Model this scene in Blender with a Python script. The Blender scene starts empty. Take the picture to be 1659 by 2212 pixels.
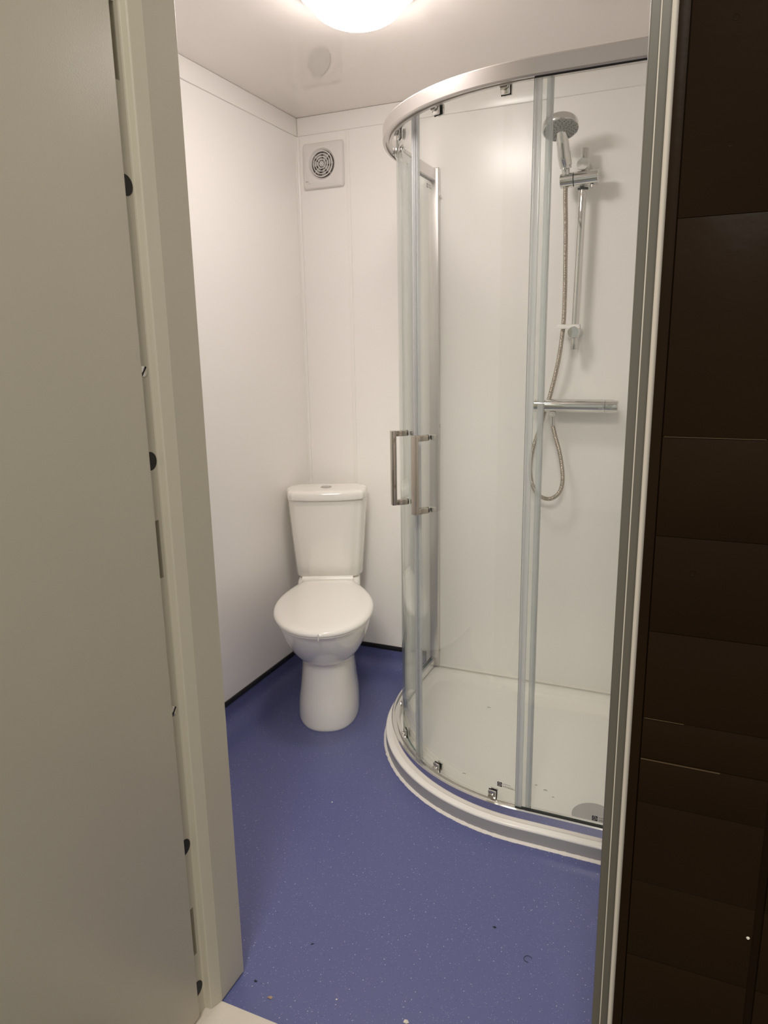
import bpy, bmesh, math, random
from mathutils import Vector, Matrix, noise
random.seed(7)
SC = bpy.context.scene
COL = SC.collection
PI = math.pi

# ------------------------------------------------------------------ camera
yaw, pitch, roll = -0.41240, 0.22343, -0.01695
cp, sp, cy, sy = math.cos(pitch), math.sin(pitch), math.cos(yaw), math.sin(yaw)
fwd = Vector((sy*cp, cy*cp, -sp)); right = Vector((cy, -sy, 0)); up = right.cross(fwd)
r2 = right*math.cos(roll) + up*math.sin(roll)
u2 = -right*math.sin(roll) + up*math.cos(roll)
cam_d = bpy.data.cameras.new('camera'); cam = bpy.data.objects.new('camera', cam_d); COL.objects.link(cam)
M = Matrix((r2, u2, -fwd)).transposed().to_4x4(); M.translation = Vector((1.4382, -2.5377, 1.2863))
cam.matrix_world = M
cam_d.sensor_fit = 'HORIZONTAL'; cam_d.sensor_width = 36.0; cam_d.lens = 36.0*1553.85/1659.0
cam_d.clip_start = 0.02
SC.camera = cam
# ------------------------------------------------------------------ world and exposure
W = bpy.data.worlds.new('world'); SC.world = W; W.use_nodes = True
bg = W.node_tree.nodes['Background']; bg.inputs[0].default_value = (1.0, 0.95, 0.86, 1); bg.inputs[1].default_value = 0.45
LAMP = 40.5
al = bpy.data.lights.new('outside_fill', 'AREA'); al.shape = 'DISK'; al.size = 0.9; al.energy = 56; al.color = (1.0, 0.95, 0.85)   # unseen fill added high outside the doorway, to light leaf and floor
alo = bpy.data.objects.new('outside_fill', al); COL.objects.link(alo); alo.location = (1.55, -3.9, 3.3)
alo.rotation_euler = (Vector((0.95, -1.5, 0.9)) - Vector(alo.location)).to_track_quat('-Z', 'Y').to_euler()
SC.view_settings.view_transform = 'Standard'; SC.view_settings.look = 'None'
SC.view_settings.exposure = 0.0; SC.view_settings.gamma = 1.0; SC.view_settings.use_curve_mapping = False
try:
    SC.cycles.max_bounces = 14; SC.cycles.transparent_max_bounces = 24; SC.cycles.glossy_bounces = 6
    SC.cycles.diffuse_bounces = 8
except Exception: pass

# ------------------------------------------------------------------ materials
def mat(name, col, rough=0.5, metal=0.0, spec=0.5, coat=0.0, bump=0.0, bscale=200.0, var=0.0, vscale=3.0):
    m = bpy.data.materials.new(name); m.use_nodes = True; nt = m.node_tree
    b = nt.nodes['Principled BSDF']
    b.inputs['Base Color'].default_value = (*col, 1); b.inputs['Roughness'].default_value = rough
    b.inputs['Metallic'].default_value = metal; b.inputs['Specular IOR Level'].default_value = spec
    b.inputs['Coat Weight'].default_value = coat; b.inputs['Coat Roughness'].default_value = 0.05
    tc = nt.nodes.new('ShaderNodeTexCoord')
    if bump > 0:
        n = nt.nodes.new('ShaderNodeTexNoise'); n.inputs['Scale'].default_value = bscale; n.inputs['Detail'].default_value = 3
        bp = nt.nodes.new('ShaderNodeBump'); bp.inputs['Strength'].default_value = bump; bp.inputs['Distance'].default_value = 0.002
        nt.links.new(tc.outputs['Object'], n.inputs['Vector']); nt.links.new(n.outputs['Fac'], bp.inputs['Height'])
        nt.links.new(bp.outputs['Normal'], b.inputs['Normal'])
    if var > 0:
        n = nt.nodes.new('ShaderNodeTexNoise'); n.inputs['Scale'].default_value = vscale; n.inputs['Detail'].default_value = 4
        mx = nt.nodes.new('ShaderNodeMixRGB'); mx.inputs[1].default_value = (*[c*(1-var) for c in col], 1)
        mx.inputs[2].default_value = (*[min(1, c*(1+var)) for c in col], 1)
        nt.links.new(tc.outputs['Object'], n.inputs['Vector']); nt.links.new(n.outputs['Fac'], mx.inputs[0])
        nt.links.new(mx.outputs[0], b.inputs['Base Color'])
    return m

m_wall = mat('white wall laminate', (0.945, 0.925, 0.895), 0.26, spec=0.5, bump=0.02, bscale=900)
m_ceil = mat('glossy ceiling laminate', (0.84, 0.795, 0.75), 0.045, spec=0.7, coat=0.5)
m_trim = mat('white plastic trim', (0.93, 0.91, 0.875), 0.25)
m_ceramic = mat('white glazed ceramic', (0.93, 0.91, 0.86), 0.06, spec=0.5, coat=0.3)
m_seat = mat('white toilet seat plastic', (0.94, 0.92, 0.87), 0.14, coat=0.2)
m_tray = mat('white acrylic', (0.93, 0.91, 0.86), 0.14, coat=0.2)
m_fanp = mat('white gloss fan plastic', (0.80, 0.775, 0.75), 0.14)
m_fand = mat('dark fan interior', (0.16, 0.15, 0.145), 0.5)
m_chrome = mat('chrome', (0.70, 0.69, 0.67), 0.04, metal=1.0)
m_handle = mat('satin handle metal', (0.60, 0.55, 0.49), 0.16, metal=1.0)
m_alu = mat('satin aluminium', (0.70, 0.67, 0.65), 0.38, metal=1.0)
m_alub = mat('polished aluminium', (0.84, 0.82, 0.80), 0.07, metal=1.0)
m_hose = mat('steel hose', (0.50, 0.44, 0.37), 0.22, metal=1.0)
m_black = mat('black rubber', (0.006, 0.006, 0.007), 0.5)
m_blackedge = mat('black capping', (0.008, 0.008, 0.010), 0.3)
m_grey = mat('grey nozzle plate', (0.33, 0.33, 0.31), 0.35)
m_nozzle = mat('dark nozzles', (0.07, 0.065, 0.06), 0.5)
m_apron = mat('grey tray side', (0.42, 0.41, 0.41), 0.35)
m_waste = mat('satin grey plastic', (0.50, 0.49, 0.475), 0.35)
m_sill = mat('cream sill', (0.80, 0.74, 0.65), 0.5, var=0.06, vscale=25)
m_silic = mat('white sealant', (0.88, 0.84, 0.78), 0.6, bump=0.6, bscale=300)
m_steel = mat('cream painted steel', (0.53, 0.49, 0.395), 0.38, spec=0.4, bump=0.10, bscale=500, var=0.03, vscale=6)
m_frame = mat('grey painted steel', (0.155, 0.142, 0.115), 0.3, spec=0.5, var=0.06, vscale=9)
m_bead = mat('cream edge bead', (0.88, 0.80, 0.70), 0.5)
m_brown = mat('dark brown gloss paint', (0.018, 0.0095, 0.004), 0.4, spec=0.06, bump=0.3, bscale=35, var=0.3, vscale=5)
m_brownl = mat('brown paint crack', (0.10, 0.065, 0.035), 0.4, spec=0.3)
m_ground = mat('ground outside', (0.20, 0.19, 0.17), 0.9, bump=0.5, bscale=60, var=0.3, vscale=9)
m_ink = mat('black ink', (0.012, 0.011, 0.010), 0.5)
m_inkg = mat('grey print', (0.13, 0.12, 0.11), 0.5)
m_white = mat('white print', (0.85, 0.82, 0.78), 0.5)
m_leaf = mat('tan leaf scrap', (0.42, 0.30, 0.18), 0.8, bump=0.6, bscale=400)
m_dark = mat('dark grit', (0.02, 0.018, 0.02), 0.8)
m_glassedge = mat('green glass edge', (0.16, 0.24, 0.22), 0.15)

def mat_floor():
    m = bpy.data.materials.new('blue speckled safety vinyl'); m.use_nodes = True; nt = m.node_tree; L = nt.links.new
    b = nt.nodes['Principled BSDF']; b.inputs['Roughness'].default_value = 0.33; b.inputs['Specular IOR Level'].default_value = 0.5
    tc = nt.nodes.new('ShaderNodeTexCoord')
    base = nt.nodes.new('ShaderNodeMixRGB'); base.inputs[1].default_value = (0.106, 0.120, 0.288, 1); base.inputs[2].default_value = (0.128, 0.143, 0.322, 1)
    n = nt.nodes.new('ShaderNodeTexNoise'); n.inputs['Scale'].default_value = 260; n.inputs['Detail'].default_value = 2
    L(tc.outputs['Object'], n.inputs['Vector']); L(n.outputs['Fac'], base.inputs[0])
    prev = base.outputs[0]
    for sc, thr, keep, col in ((260, 0.20, 0.30, (0.33, 0.34, 0.55, 1)), (110, 0.105, 0.34, (0.66, 0.66, 0.70, 1)), (170, 0.13, 0.13, (0.02, 0.022, 0.05, 1))):
        v = nt.nodes.new('ShaderNodeTexVoronoi'); v.inputs['Scale'].default_value = sc
        L(tc.outputs['Object'], v.inputs['Vector'])
        lt = nt.nodes.new('ShaderNodeMath'); lt.operation = 'LESS_THAN'; lt.inputs[1].default_value = thr; L(v.outputs['Distance'], lt.inputs[0])
        sep = nt.nodes.new('ShaderNodeSeparateColor'); L(v.outputs['Color'], sep.inputs[0])
        k = nt.nodes.new('ShaderNodeMath'); k.operation = 'LESS_THAN'; k.inputs[1].default_value = keep; L(sep.outputs[0], k.inputs[0])
        mu = nt.nodes.new('ShaderNodeMath'); mu.operation = 'MULTIPLY'; L(lt.outputs[0], mu.inputs[0]); L(k.outputs[0], mu.inputs[1])
        mx = nt.nodes.new('ShaderNodeMixRGB'); L(mu.outputs[0], mx.inputs[0]); L(prev, mx.inputs[1]); mx.inputs[2].default_value = col
        prev = mx.outputs[0]
    L(prev, b.inputs['Base Color'])
    bn = nt.nodes.new('ShaderNodeTexNoise'); bn.inputs['Scale'].default_value = 420; bn.inputs['Detail'].default_value = 3
    bp = nt.nodes.new('ShaderNodeBump'); bp.inputs['Strength'].default_value = 0.35; bp.inputs['Distance'].default_value = 0.001
    L(tc.outputs['Object'], bn.inputs['Vector']); L(bn.outputs['Fac'], bp.inputs['Height']); L(bp.outputs['Normal'], b.inputs['Normal'])
    return m
m_floor = mat_floor()

def mat_glass(name, tint, extra=0.0):
    m = bpy.data.materials.new(name); m.use_nodes = True; nt = m.node_tree; nt.nodes.clear(); L = nt.links.new
    o = nt.nodes.new('ShaderNodeOutputMaterial'); mx = nt.nodes.new('ShaderNodeMixShader')
    tr = nt.nodes.new('ShaderNodeBsdfTransparent'); tr.inputs[0].default_value = (*tint, 1)
    gl = nt.nodes.new('ShaderNodeBsdfGlossy'); gl.inputs['Roughness'].default_value = 0.0; gl.inputs[0].default_value = (0.95, 0.97, 0.96, 1)
    fr = nt.nodes.new('ShaderNodeFresnel'); ge = nt.nodes.new('ShaderNodeNewGeometry')   # same pane reflectance on both faces
    io = nt.nodes.new('ShaderNodeMix'); io.data_type = 'FLOAT'; io.inputs[2].default_value = 1.45; io.inputs[3].default_value = 1/1.45
    L(ge.outputs['Backfacing'], io.inputs[0]); L(io.outputs[0], fr.inputs[0])
    L(fr.outputs[0], mx.inputs[0]); L(tr.outputs[0], mx.inputs[1]); L(gl.outputs[0], mx.inputs[2]); L(mx.outputs[0], o.inputs[0])
    return m
m_glass = mat_glass('clear toughened glass', (0.975, 0.985, 0.978))
def mat_seal():
    m = bpy.data.materials.new('clear plastic seal'); m.use_nodes = True; nt = m.node_tree; nt.nodes.clear(); L = nt.links.new
    o = nt.nodes.new('ShaderNodeOutputMaterial'); mx = nt.nodes.new('ShaderNodeMixShader'); mx.inputs[0].default_value = 0.40
    tr = nt.nodes.new('ShaderNodeBsdfTransparent'); tr.inputs[0].default_value = (0.95, 0.96, 0.965, 1)
    pb = nt.nodes.new('ShaderNodeBsdfPrincipled'); pb.inputs['Base Color'].default_value = (0.76, 0.765, 0.77, 1); pb.inputs['Roughness'].default_value = 0.12
    L(tr.outputs[0], mx.inputs[1]); L(pb.outputs[0], mx.inputs[2]); L(mx.outputs[0], o.inputs[0])
    return m
m_seal = mat_seal()
def mat_lamp():
    m = bpy.data.materials.new('lit opal diffuser'); m.use_nodes = True; b = m.node_tree.nodes['Principled BSDF']
    b.inputs['Base Color'].default_value = (0.9, 0.9, 0.88, 1); b.inputs['Roughness'].default_value = 0.3
    b.inputs['Emission Color'].default_value = (1.0, 0.905, 0.87, 1); b.inputs['Emission Strength'].default_value = LAMP
    return m
m_lamp = mat_lamp()

# ------------------------------------------------------------------ mesh helpers
class MB:
    def __init__(s): s.v = []; s.f = []; s.mi = []
    def add(s, vs, fs, mi=0):
        o = len(s.v); s.v += [tuple(v) for v in vs]; s.f += [tuple(i+o for i in f) for f in fs]; s.mi += [mi]*len(fs); return s
    def box(s, x0, x1, y0, y1, z0, z1, mi=0):
        vs = [(x, y, z) for z in (z0, z1) for y in (y0, y1) for x in (x0, x1)]
        return s.add(vs, [(0, 2, 3, 1), (4, 5, 7, 6), (0, 1, 5, 4), (2, 6, 7, 3), (0, 4, 6, 2), (1, 3, 7, 5)], mi)
    def loft(s, rings, cap0=True, cap1=True, closed=True, mi=0):
        n = len(rings[0]); vs = [p for r in rings for p in r]; fs = []
        for k in range(len(rings)-1):
            for i in range(n if closed else n-1):
                j = (i+1) % n
                fs.append((k*n+i, k*n+j, (k+1)*n+j, (k+1)*n+i))
        if cap0: fs.append(tuple(range(n-1, -1, -1)))
        if cap1: fs.append(tuple((len(rings)-1)*n+i for i in range(n)))
        return s.add(vs, fs, mi)
    def tube(s, pts, rad, n=16, mi=0, caps=True):
        pts = [Vector(p) for p in pts]; rings = []; prev = None
        for i, p in enumerate(pts):
            t = (pts[min(i+1, len(pts)-1)] - pts[max(i-1, 0)])
            if t.length < 1e-9: t = Vector((0, 0, 1))
            t.normalize()
            if prev is None:
                a = Vector((0, 0, 1)) if abs(t.z) < 0.9 else Vector((1, 0, 0)); x = t.cross(a).normalized()
            else:
                x = (prev - t*prev.dot(t)).normalized()
            y = t.cross(x); prev = x; r = rad[i] if isinstance(rad, (list, tuple)) else rad
            rings.append([p + x*(r*math.cos(2*PI*k/n)) + y*(r*math.sin(2*PI*k/n)) for k in range(n)])
        return s.loft(rings, caps, caps, mi=mi)
    def revolve(s, prof, axis_o, axis_d, n=32, mi=0, caps=True):
        # prof: list of (radius, along)
        d = Vector(axis_d).normalized(); o = Vector(axis_o)
        return s.tube_prof([o + d*a for r, a in prof], [max(r, 1e-5) for r, a in prof], d, n, mi, caps)
    def tube_prof(s, pts, rad, d, n, mi, caps):
        a = Vector((0, 0, 1)) if abs(d.z) < 0.9 else Vector((1, 0, 0)); x = d.cross(a).normalized(); y = d.cross(x)
        rings = [[p + x*(r*math.cos(2*PI*k/n)) + y*(r*math.sin(2*PI*k/n)) for k in range(n)] for p, r in zip(pts, rad)]
        return s.loft(rings, caps, caps, mi=mi)
    def build(s, name, mats, parent=None, smooth=True, angle=35, bevel=0, seg=2, matrix=None):
        me = bpy.data.meshes.new(name); vs = s.v
        if matrix is not None: vs = [tuple(matrix @ Vector(v)) for v in vs]
        me.from_pydata(vs, [], s.f)
        if not isinstance(mats, (list, tuple)): mats = [mats]
        for m in mats: me.materials.append(m)
        bm = bmesh.new(); bm.from_mesh(me)
        for f, i in zip(bm.faces, s.mi): f.material_index = min(i, len(mats)-1)
        bmesh.ops.remove_doubles(bm, verts=bm.verts, dist=1e-6)
        bmesh.ops.recalc_face_normals(bm, faces=bm.faces)
        if bevel > 0:
            es = [e for e in bm.edges if len(e.link_faces) == 2 and e.calc_face_angle(0) > math.radians(40)]
            bmesh.ops.bevel(bm, geom=es, offset=bevel, segments=seg, affect='EDGES', profile=0.5, clamp_overlap=True)
        if smooth:
            for f in bm.faces: f.smooth = True
            for e in bm.edges:
                if len(e.link_faces) == 2 and e.calc_face_angle(0) > math.radians(angle): e.smooth = False
        bm.to_mesh(me); bm.free()
        o = bpy.data.objects.new(name, me); COL.objects.link(o)
        if parent is not None: o.parent = parent
        return o
def tag(o, label=None, cat=None, group=None, kind=None):
    if label: o['label'] = label
    if cat: o['category'] = cat
    if group: o['group'] = group
    if kind: o['kind'] = kind
    return o
def struct(o): o['kind'] = 'structure'; return o
def empty(name, loc=(0, 0, 0), rz=0):
    o = bpy.data.objects.new(name, None); COL.objects.link(o); o.location = loc; o.rotation_euler = (0, 0, rz); o.empty_display_size = 0.05
    return o
def text_part(name, body, size, matrix, m, parent, extr=0.0001, align='LEFT'):
    cu = bpy.data.curves.new(name, 'FONT'); cu.body = body; cu.size = size; cu.extrude = extr; cu.align_x = align; cu.resolution_u = 2
    t = bpy.data.objects.new(name, cu); COL.objects.link(t)
    dg = bpy.context.evaluated_depsgraph_get(); me = bpy.data.meshes.new_from_object(t.evaluated_get(dg))
    bpy.data.objects.remove(t); me.materials.clear(); me.materials.append(m); me.transform(matrix)
    o = bpy.data.objects.new(name, me); COL.objects.link(o)
    if parent is not None: o.parent = parent
    return o
def frame_matrix(o, x, y):
    x = Vector(x).normalized(); y = Vector(y).normalized(); z = x.cross(y)
    m = Matrix((x, y, z)).transposed().to_4x4(); m.translation = Vector(o); return m
def catmull(P, n=10):
    P = [Vector(p) for p in P]; out = []
    Q = [P[0]*2-P[1]] + P + [P[-1]*2-P[-2]]
    for i in range(1, len(Q)-2):
        for k in range(n):
            t = k/n; a, b, c, d = Q[i-1], Q[i], Q[i+1], Q[i+2]
            out.append(0.5*((2*b)+(c-a)*t+(2*a-5*b+4*c-d)*t*t+(3*b-a-3*c+d)*t**3))
    out.append(P[-1]); return out

H = 2.115; XR = 1.62; YF = -1.50; YD = -1.572
# ------------------------------------------------------------------ room shell
struct(MB().box(-0.02, XR+0.02, YD, 0.02, -0.02, 0.0).build('floor', m_floor, smooth=False))
struct(MB().box(-0.06, XR+0.06, YF-0.001, 0.06, H, H+0.05).build('ceiling', m_ceil, smooth=False))
struct(MB().box(-0.06, 0.0, YF, 0.06, -0.02, H).build('wall_left', m_wall, smooth=False))
struct(MB().box(0.0, XR, 0.0, 0.06, -0.02, H).build('wall_back', m_wall, smooth=False))
struct(MB().box(XR, XR+0.06, YF, 0.06, -0.02, H).build('wall_right', m_wall, smooth=False))
wf = MB(); wf.box(-0.06, 0.52, YF-0.14, YF, -0.02, H); wf.box(1.45, XR+0.06, YF-0.10, YF, -0.02, H); wf.box(0.52, 1.45, YF-0.10, YF, 2.08, H)
struct(wf.build('wall_front', m_wall, smooth=False))
struct(MB().box(-2.5, 4.5, -5.0, YD, -0.06, -0.004).build('ground', m_ground, smooth=False))
sl = MB().box(0.50, 1.46, -1.70, YD-0.0015, -0.004, 0.003); struct(sl.build('trim_1', m_sill, bevel=0.0012))

# cornice boards under the ceiling
def cove(name, x0, x1, y0, y1):
    struct(MB().box(x0, x1, y0, y1, H-0.062, H-0.0005).build(name, m_trim, bevel=0.0022))
cove('trim_2', 0.0, 0.007, YF+0.001, -0.0)
cove('trim_3', 0.0075, XR, -0.007, 0.0)
cove('trim_4', XR-0.007, XR, YF+0.001, -0.008)
# corner angle and panel joint strip
cr = MB(); R = 0.012
cr.loft([[(0.0003, -0.0003, z), (R, -0.0003, z), (R, -0.004, z)] + [(0.004+(R-0.004)*(1-math.sin(a)), -0.004-(R-0.004)*(1-math.cos(a)), z) for a in [PI/2*k/8 for k in range(1, 8)]] + [(0.004, -R, z), (0.0003, -R, z)] for z in (0.0955, H-0.0625)])
struct(cr.build('trim_5', m_trim, angle=50))
js = MB(); js.box(0.2055, 0.2165, -0.0022, 0.0, 0.0955, H-0.0625); js.box(0.2000, 0.2055, -0.0009, 0.0, 0.0955, H-0.0625)
struct(js.build('trim_6', m_trim, bevel=0.0006))
# coved vinyl skirting with black capping strip
def skirting(name, p0, p1, nrm):
    p0 = Vector(p0); p1 = Vector(p1); nrm = Vector(nrm); Rr = 0.045
    prof = [(0.0004, 0.080), (0.0035, 0.080), (0.0035, 0.045+0.004)]
    for k in range(1, 10):
        a = PI/2*k/10; prof.append((0.0035+Rr*(1-math.cos(a)), 0.003+Rr*(1-math.sin(a))))
    prof += [(0.0035+Rr, 0.0012), (0.0035+Rr+0.03, 0.0003), (0.0004, 0.0003)]
    o = MB().loft([[p + nrm*d + Vector((0, 0, z)) for d, z in prof] for p in (p0, p1)]).build(name, m_floor, angle=50)
    struct(o)
    c = [(0.0, 0.078), (0.0062, 0.078), (0.0062, 0.0925), (0.0045, 0.0955), (0.0, 0.0955)]
    c = MB().loft([[p + nrm*d + Vector((0, 0, z)) for d, z in c] for p in (p0, p1)]).build('capping_strip', m_blackedge, o, angle=30)
    c['label'] = 'black capping strip'
skirting('baseboard_left', (0, YF, 0), (0, 0.0, 0), (1, 0, 0))
skirting('baseboard_back', (0.0, 0, 0), (0.504, 0, 0), (0, -1, 0))

# ------------------------------------------------------------------ doorway, door leaf and outside cladding
def boolcut(o, cutters):
    for c in cutters:
        md = o.modifiers.new('cut', 'BOOLEAN'); md.operation = 'DIFFERENCE'; md.object = c; md.solver = 'EXACT'
    bpy.context.view_layer.update()
    dg = bpy.context.evaluated_depsgraph_get(); me = bpy.data.meshes.new_from_object(o.evaluated_get(dg))
    o.modifiers.clear(); o.data = me
    for c in cutters: bpy.data.objects.remove(c)
jp = [(0.52, -1.66), (0.5965, -1.66), (0.6165, -1.655), (0.6175, -1.6015), (0.6195, -1.5985), (0.6305, -1.5975), (0.6322, -1.5955), (0.6400, -1.5735), (0.6400, YF+0.004), (0.52, YF+0.004)]
jamb = MB().loft([[(x, y, z) for x, y in jp] for z in (0.0032, 2.10)]).build('trim_7', m_steel, smooth=False, bevel=0.001)
struct(jamb)
cuts = []
for zc, hh in ((1.731, 0.052), (0.9605, 0.0505), (0.1945, 0.0525)):
    cuts.append(MB().box(0.598, 0.640, -1.640, -1.6085, zc-hh, zc+hh).build('cut', m_steel, smooth=False))
boolcut(jamb, cuts)
for zc in (1.534, 1.112, 0.384, 0.065):
    b = MB().revolve([(0.0, 0.0), (0.0155, 0.0), (0.0155, 0.0010), (0.0, 0.0012)], (0.6172, -1.6175, zc), (1, 0, 0), 28).build('hole_plug', m_black, jamb); b['label'] = 'black round hole plug'
for zc in (1.257, 0.661):
    b = MB().revolve([(0.0, 0.0), (0.0095, 0.0), (0.0085, 0.0014), (0.0, 0.0018)], (0.6172, -1.6145, zc), (1, 0, 0), 20).build('screw', m_chrome, jamb)
    s_ = MB().box(0.6188, 0.6195, -1.6240, -1.6055, -0.0013, 0.0013).build('screw_slot', m_black, b, smooth=False, matrix=Matrix.Translation((0, 0, zc)) @ Matrix.Translation((0, -1.6145, 0)) @ Matrix.Rotation(0.9, 4, 'X') @ Matrix.Translation((0, 1.6145, 0)))
leaf = MB().box(0.580, 0.6262, -2.44, -1.6262, 0.012, 2.07).build('door_1', m_steel, bevel=0.0022, seg=3); struct(leaf)
for zc in (0.32, 1.05, 1.80):
    MB().tube([(0.577, -1.640, zc-0.05), (0.577, -1.640, zc+0.05)], 0.0085, 14).build('hinge', m_frame, leaf)
MB().box(0.555, 0.5798, -2.40, -2.25, 0.95, 1.20).build('lock_plate', m_frame, leaf, bevel=0.003)

rj = [(1.3560, YF+0.004), (1.3560, -1.5860), (1.3575, -1.5885), (1.3680, -1.5885), (1.3680, -1.5955), (1.3695, -1.5975), (1.3800, -1.5975), (1.3800, -1.6070), (1.45, -1.6070), (1.45, YF+0.004)]
rjo = MB().loft([[(x, y, z) for x, y in rj] for z in (0.0032, 2.10)]).build('trim_8', m_frame, smooth=False, bevel=0.0007); struct(rjo)
bd = MB().tube([(1.3846, -1.6125, 0.0032), (1.3846, -1.6125, 2.10)], 0.0040, 12).build('edge_bead', m_bead, rjo); bd['label'] = 'cream edge bead'
MB().tube([(1.3690, -1.5968, 0.0032), (1.3690, -1.5968, 2.10)], 0.0009, 8).build('edge_highlight', m_sill, rjo)  # pale tube drawn in as the highlight along the step edge
hd = MB().box(0.60, 1.40, -1.62, YF-0.001, 2.1005, 2.16).build('trim_9', m_steel, smooth=False); struct(hd)
# brown boarded wall to the right of the doorway
clad = MB().box(1.3895, 1.4012, -1.650, -1.6205, -0.004, 2.30)
rows = [-0.004, 0.118, 0.236, 0.354, 0.472, 0.590, 0.708, 0.771, 0.827, 0.943, 1.064, 1.182, 1.418, 2.30]
for k in range(len(rows)-1):
    off = random.uniform(-0.0008, 0.0008)
    clad.box(1.4026, 1.5495, -1.6505+off, -1.6205, rows[k]+0.00025, rows[k+1]-0.00025)
    clad.box(1.5600, 2.60, -1.6500+off, -1.6205, rows[k]+0.00025, rows[k+1]-0.00025)
clad.box(1.4012, 2.60, -1.6420, -1.6195, -0.004, 2.30)
cl = clad.build('wall_outside', m_brown, bevel=0.0004, seg=2); struct(cl)
for x, z in ((1.444, 1.604), (1.448, 1.487), (1.437, 1.366), (1.440, 1.249), (1.436, 1.135), (1.446, 1.022), (1.441, 0.896), (1.459, 0.715)):
    nb = MB().revolve([(0.0, 0.0), (0.0032, 0.0), (0.0030, 0.0008), (0.0014, 0.0001), (0.0, 0.0)], (x, -1.6502, z), (0, -1, 0), 14).build('nail_head', m_brown, cl)
ck = MB().box(1.4030, 1.4950, -1.6522, -1.6500, 0.7695, 0.7706).build('board_crack', m_brownl, cl, smooth=False)
ck = MB().box(1.4040, 1.5090, -1.6522, -1.6500, 1.1816, 1.1822).build('board_crack', m_brownl, cl, smooth=False)
ck = MB().box(1.4040, 1.4500, -1.6522, -1.6500, 0.8268, 0.8273).build('board_crack', m_brownl, cl, smooth=False)
MB().revolve([(0.0, 0.0), (0.0022, 0.0), (0.0014, 0.0012), (0, 0.0014)], (1.545, -1.6507, 0.548), (0, -1, 0), 12).build('paint_chip', m_bead, cl)
# plain wall outside on the left, behind the open leaf
struct(MB().box(-2.5, 0.5195, -1.66, -1.6405, -0.004, 2.30).build('wall_outside_left', m_steel, smooth=False))

# ------------------------------------------------------------------ ceiling light
LX, LY = 0.632, -0.80
lt = empty('ceiling_light', (LX, LY, H)); tag(lt, 'lit round white dome light fixed to the ceiling', 'ceiling light')
MB().revolve([(0.0, 0.0), (0.138, 0.0), (0.140, 0.006), (0.137, 0.016), (0.118, 0.020), (0.0, 0.020)], (0, 0, -0.0005), (0, 0, -1), 64).build('base_ring', m_trim, lt)
pr = [(0.118*math.cos(a), 0.0205+0.062*math.sin(a)) for a in [PI/2*k/14 for k in range(15)]]
MB().revolve([(0.0, 0.0205)] + pr, (0, 0, 0), (0, 0, -1), 64).build('diffuser', m_lamp, lt)

# ------------------------------------------------------------------ extractor fan
fx, fz = 0.1115, 1.947
fan = empty('extractor_fan', (0.1135, 0, 1.944)); tag(fan, 'square white extractor fan with round grille on the back wall near the corner', 'extractor fan')
fo = Vector(fan.location)
def FM(): return Matrix.Translation(-fo)
N = 64; sqh = (0.0815, 0.0775)
def sq(a, hx, hz, cx, cz, y, rc=0.0):
    c, s = math.cos(a), math.sin(a); k = 1/max(abs(c)/hx, abs(s)/hz); return (cx+c*k, y, cz+s*k)
angs = [2*PI*k/N for k in range(N)]
face = MB()
rings = [[sq(a, sqh[0], sqh[1], 0.1135, 1.944, 0.0) for a in angs], [sq(a, sqh[0], sqh[1], 0.1135, 1.944, -0.010) for a in angs],
         [sq(a, sqh[0]-0.003, sqh[1]-0.003, 0.1135, 1.944, -0.015) for a in angs], [sq(a, sqh[0]-0.012, sqh[1]-0.012, 0.1135, 1.944, -0.0185) for a in angs],
         [(fx+0.060*math.cos(a), -0.0205, fz+0.060*math.sin(a)) for a in angs], [(fx+0.054*math.cos(a), -0.020, fz+0.054*math.sin(a)) for a in angs],
         [(fx+0.047*math.cos(a), -0.012, fz+0.047*math.sin(a)) for a in angs], [(fx+0.0465*math.cos(a), -0.002, fz+0.0465*math.sin(a)) for a in angs]]
face.loft(rings, False, False); face.build('faceplate', m_fanp, fan, angle=30, matrix=FM())
MB().revolve([(0.0, 0.0), (0.0465, 0.0), (0.0465, 0.001), (0.0, 0.001)], (fx, -0.0015, fz), (0, -1, 0), 48).build('duct', m_fand, fan, matrix=FM())
bl = MB()
for k in range(7):
    a = 2*PI*k/7+0.3; w = 0.30
    p = [(fx+r*math.cos(a+d), y, fz+r*math.sin(a+d)) for r, d, y in ((0.010, -w, -0.004), (0.040, -w*0.9, -0.004), (0.040, w*0.9, -0.008), (0.010, w, -0.008))]
    q = [(x, y-0.0008, z) for x, y, z in p]; bl.loft([p, q])
bl.revolve([(0.0, 0.0), (0.012, 0.0), (0.011, 0.006), (0, 0.007)], (fx, -0.0025, fz), (0, -1, 0), 24)
bl.build('impeller', m_waste, fan, matrix=FM())
gr = MB()
for r in (0.0065, 0.0155, 0.0245, 0.0335, 0.0430):
    gr.tube([(fx+r*math.cos(2*PI*k/48), -0.0195, fz+r*math.sin(2*PI*k/48)) for k in range(49)], 0.0015 if r < .04 else 0.0019, 8, caps=False)
for a in (0.78, 2.36, 3.93, 5.5):
    gr.tube([(fx+0.004*math.cos(a), -0.0185, fz+0.004*math.sin(a)), (fx+0.049*math.cos(a), -0.0170, fz+0.049*math.sin(a))], 0.0011, 8)
gr.revolve([(0, 0), (0.0035, 0.0), (0.003, 0.002), (0, 0.0025)], (fx, -0.0185, fz), (0, -1, 0), 16)
gr.build('grille', m_fanp, fan, matrix=FM())
text_part('maker_lettering', 'envirovent', 0.0070, FM() @ frame_matrix((0.0435, -0.0192, 1.8895), (1, 0, 0), (0, 0, 1)), m_inkg, fan)
text_part('model_lettering', 'silent 100', 0.0050, FM() @ frame_matrix((0.0545, -0.0190, 1.8835), (1, 0, 0), (0, 0, 1)), m_inkg, fan)

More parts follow.
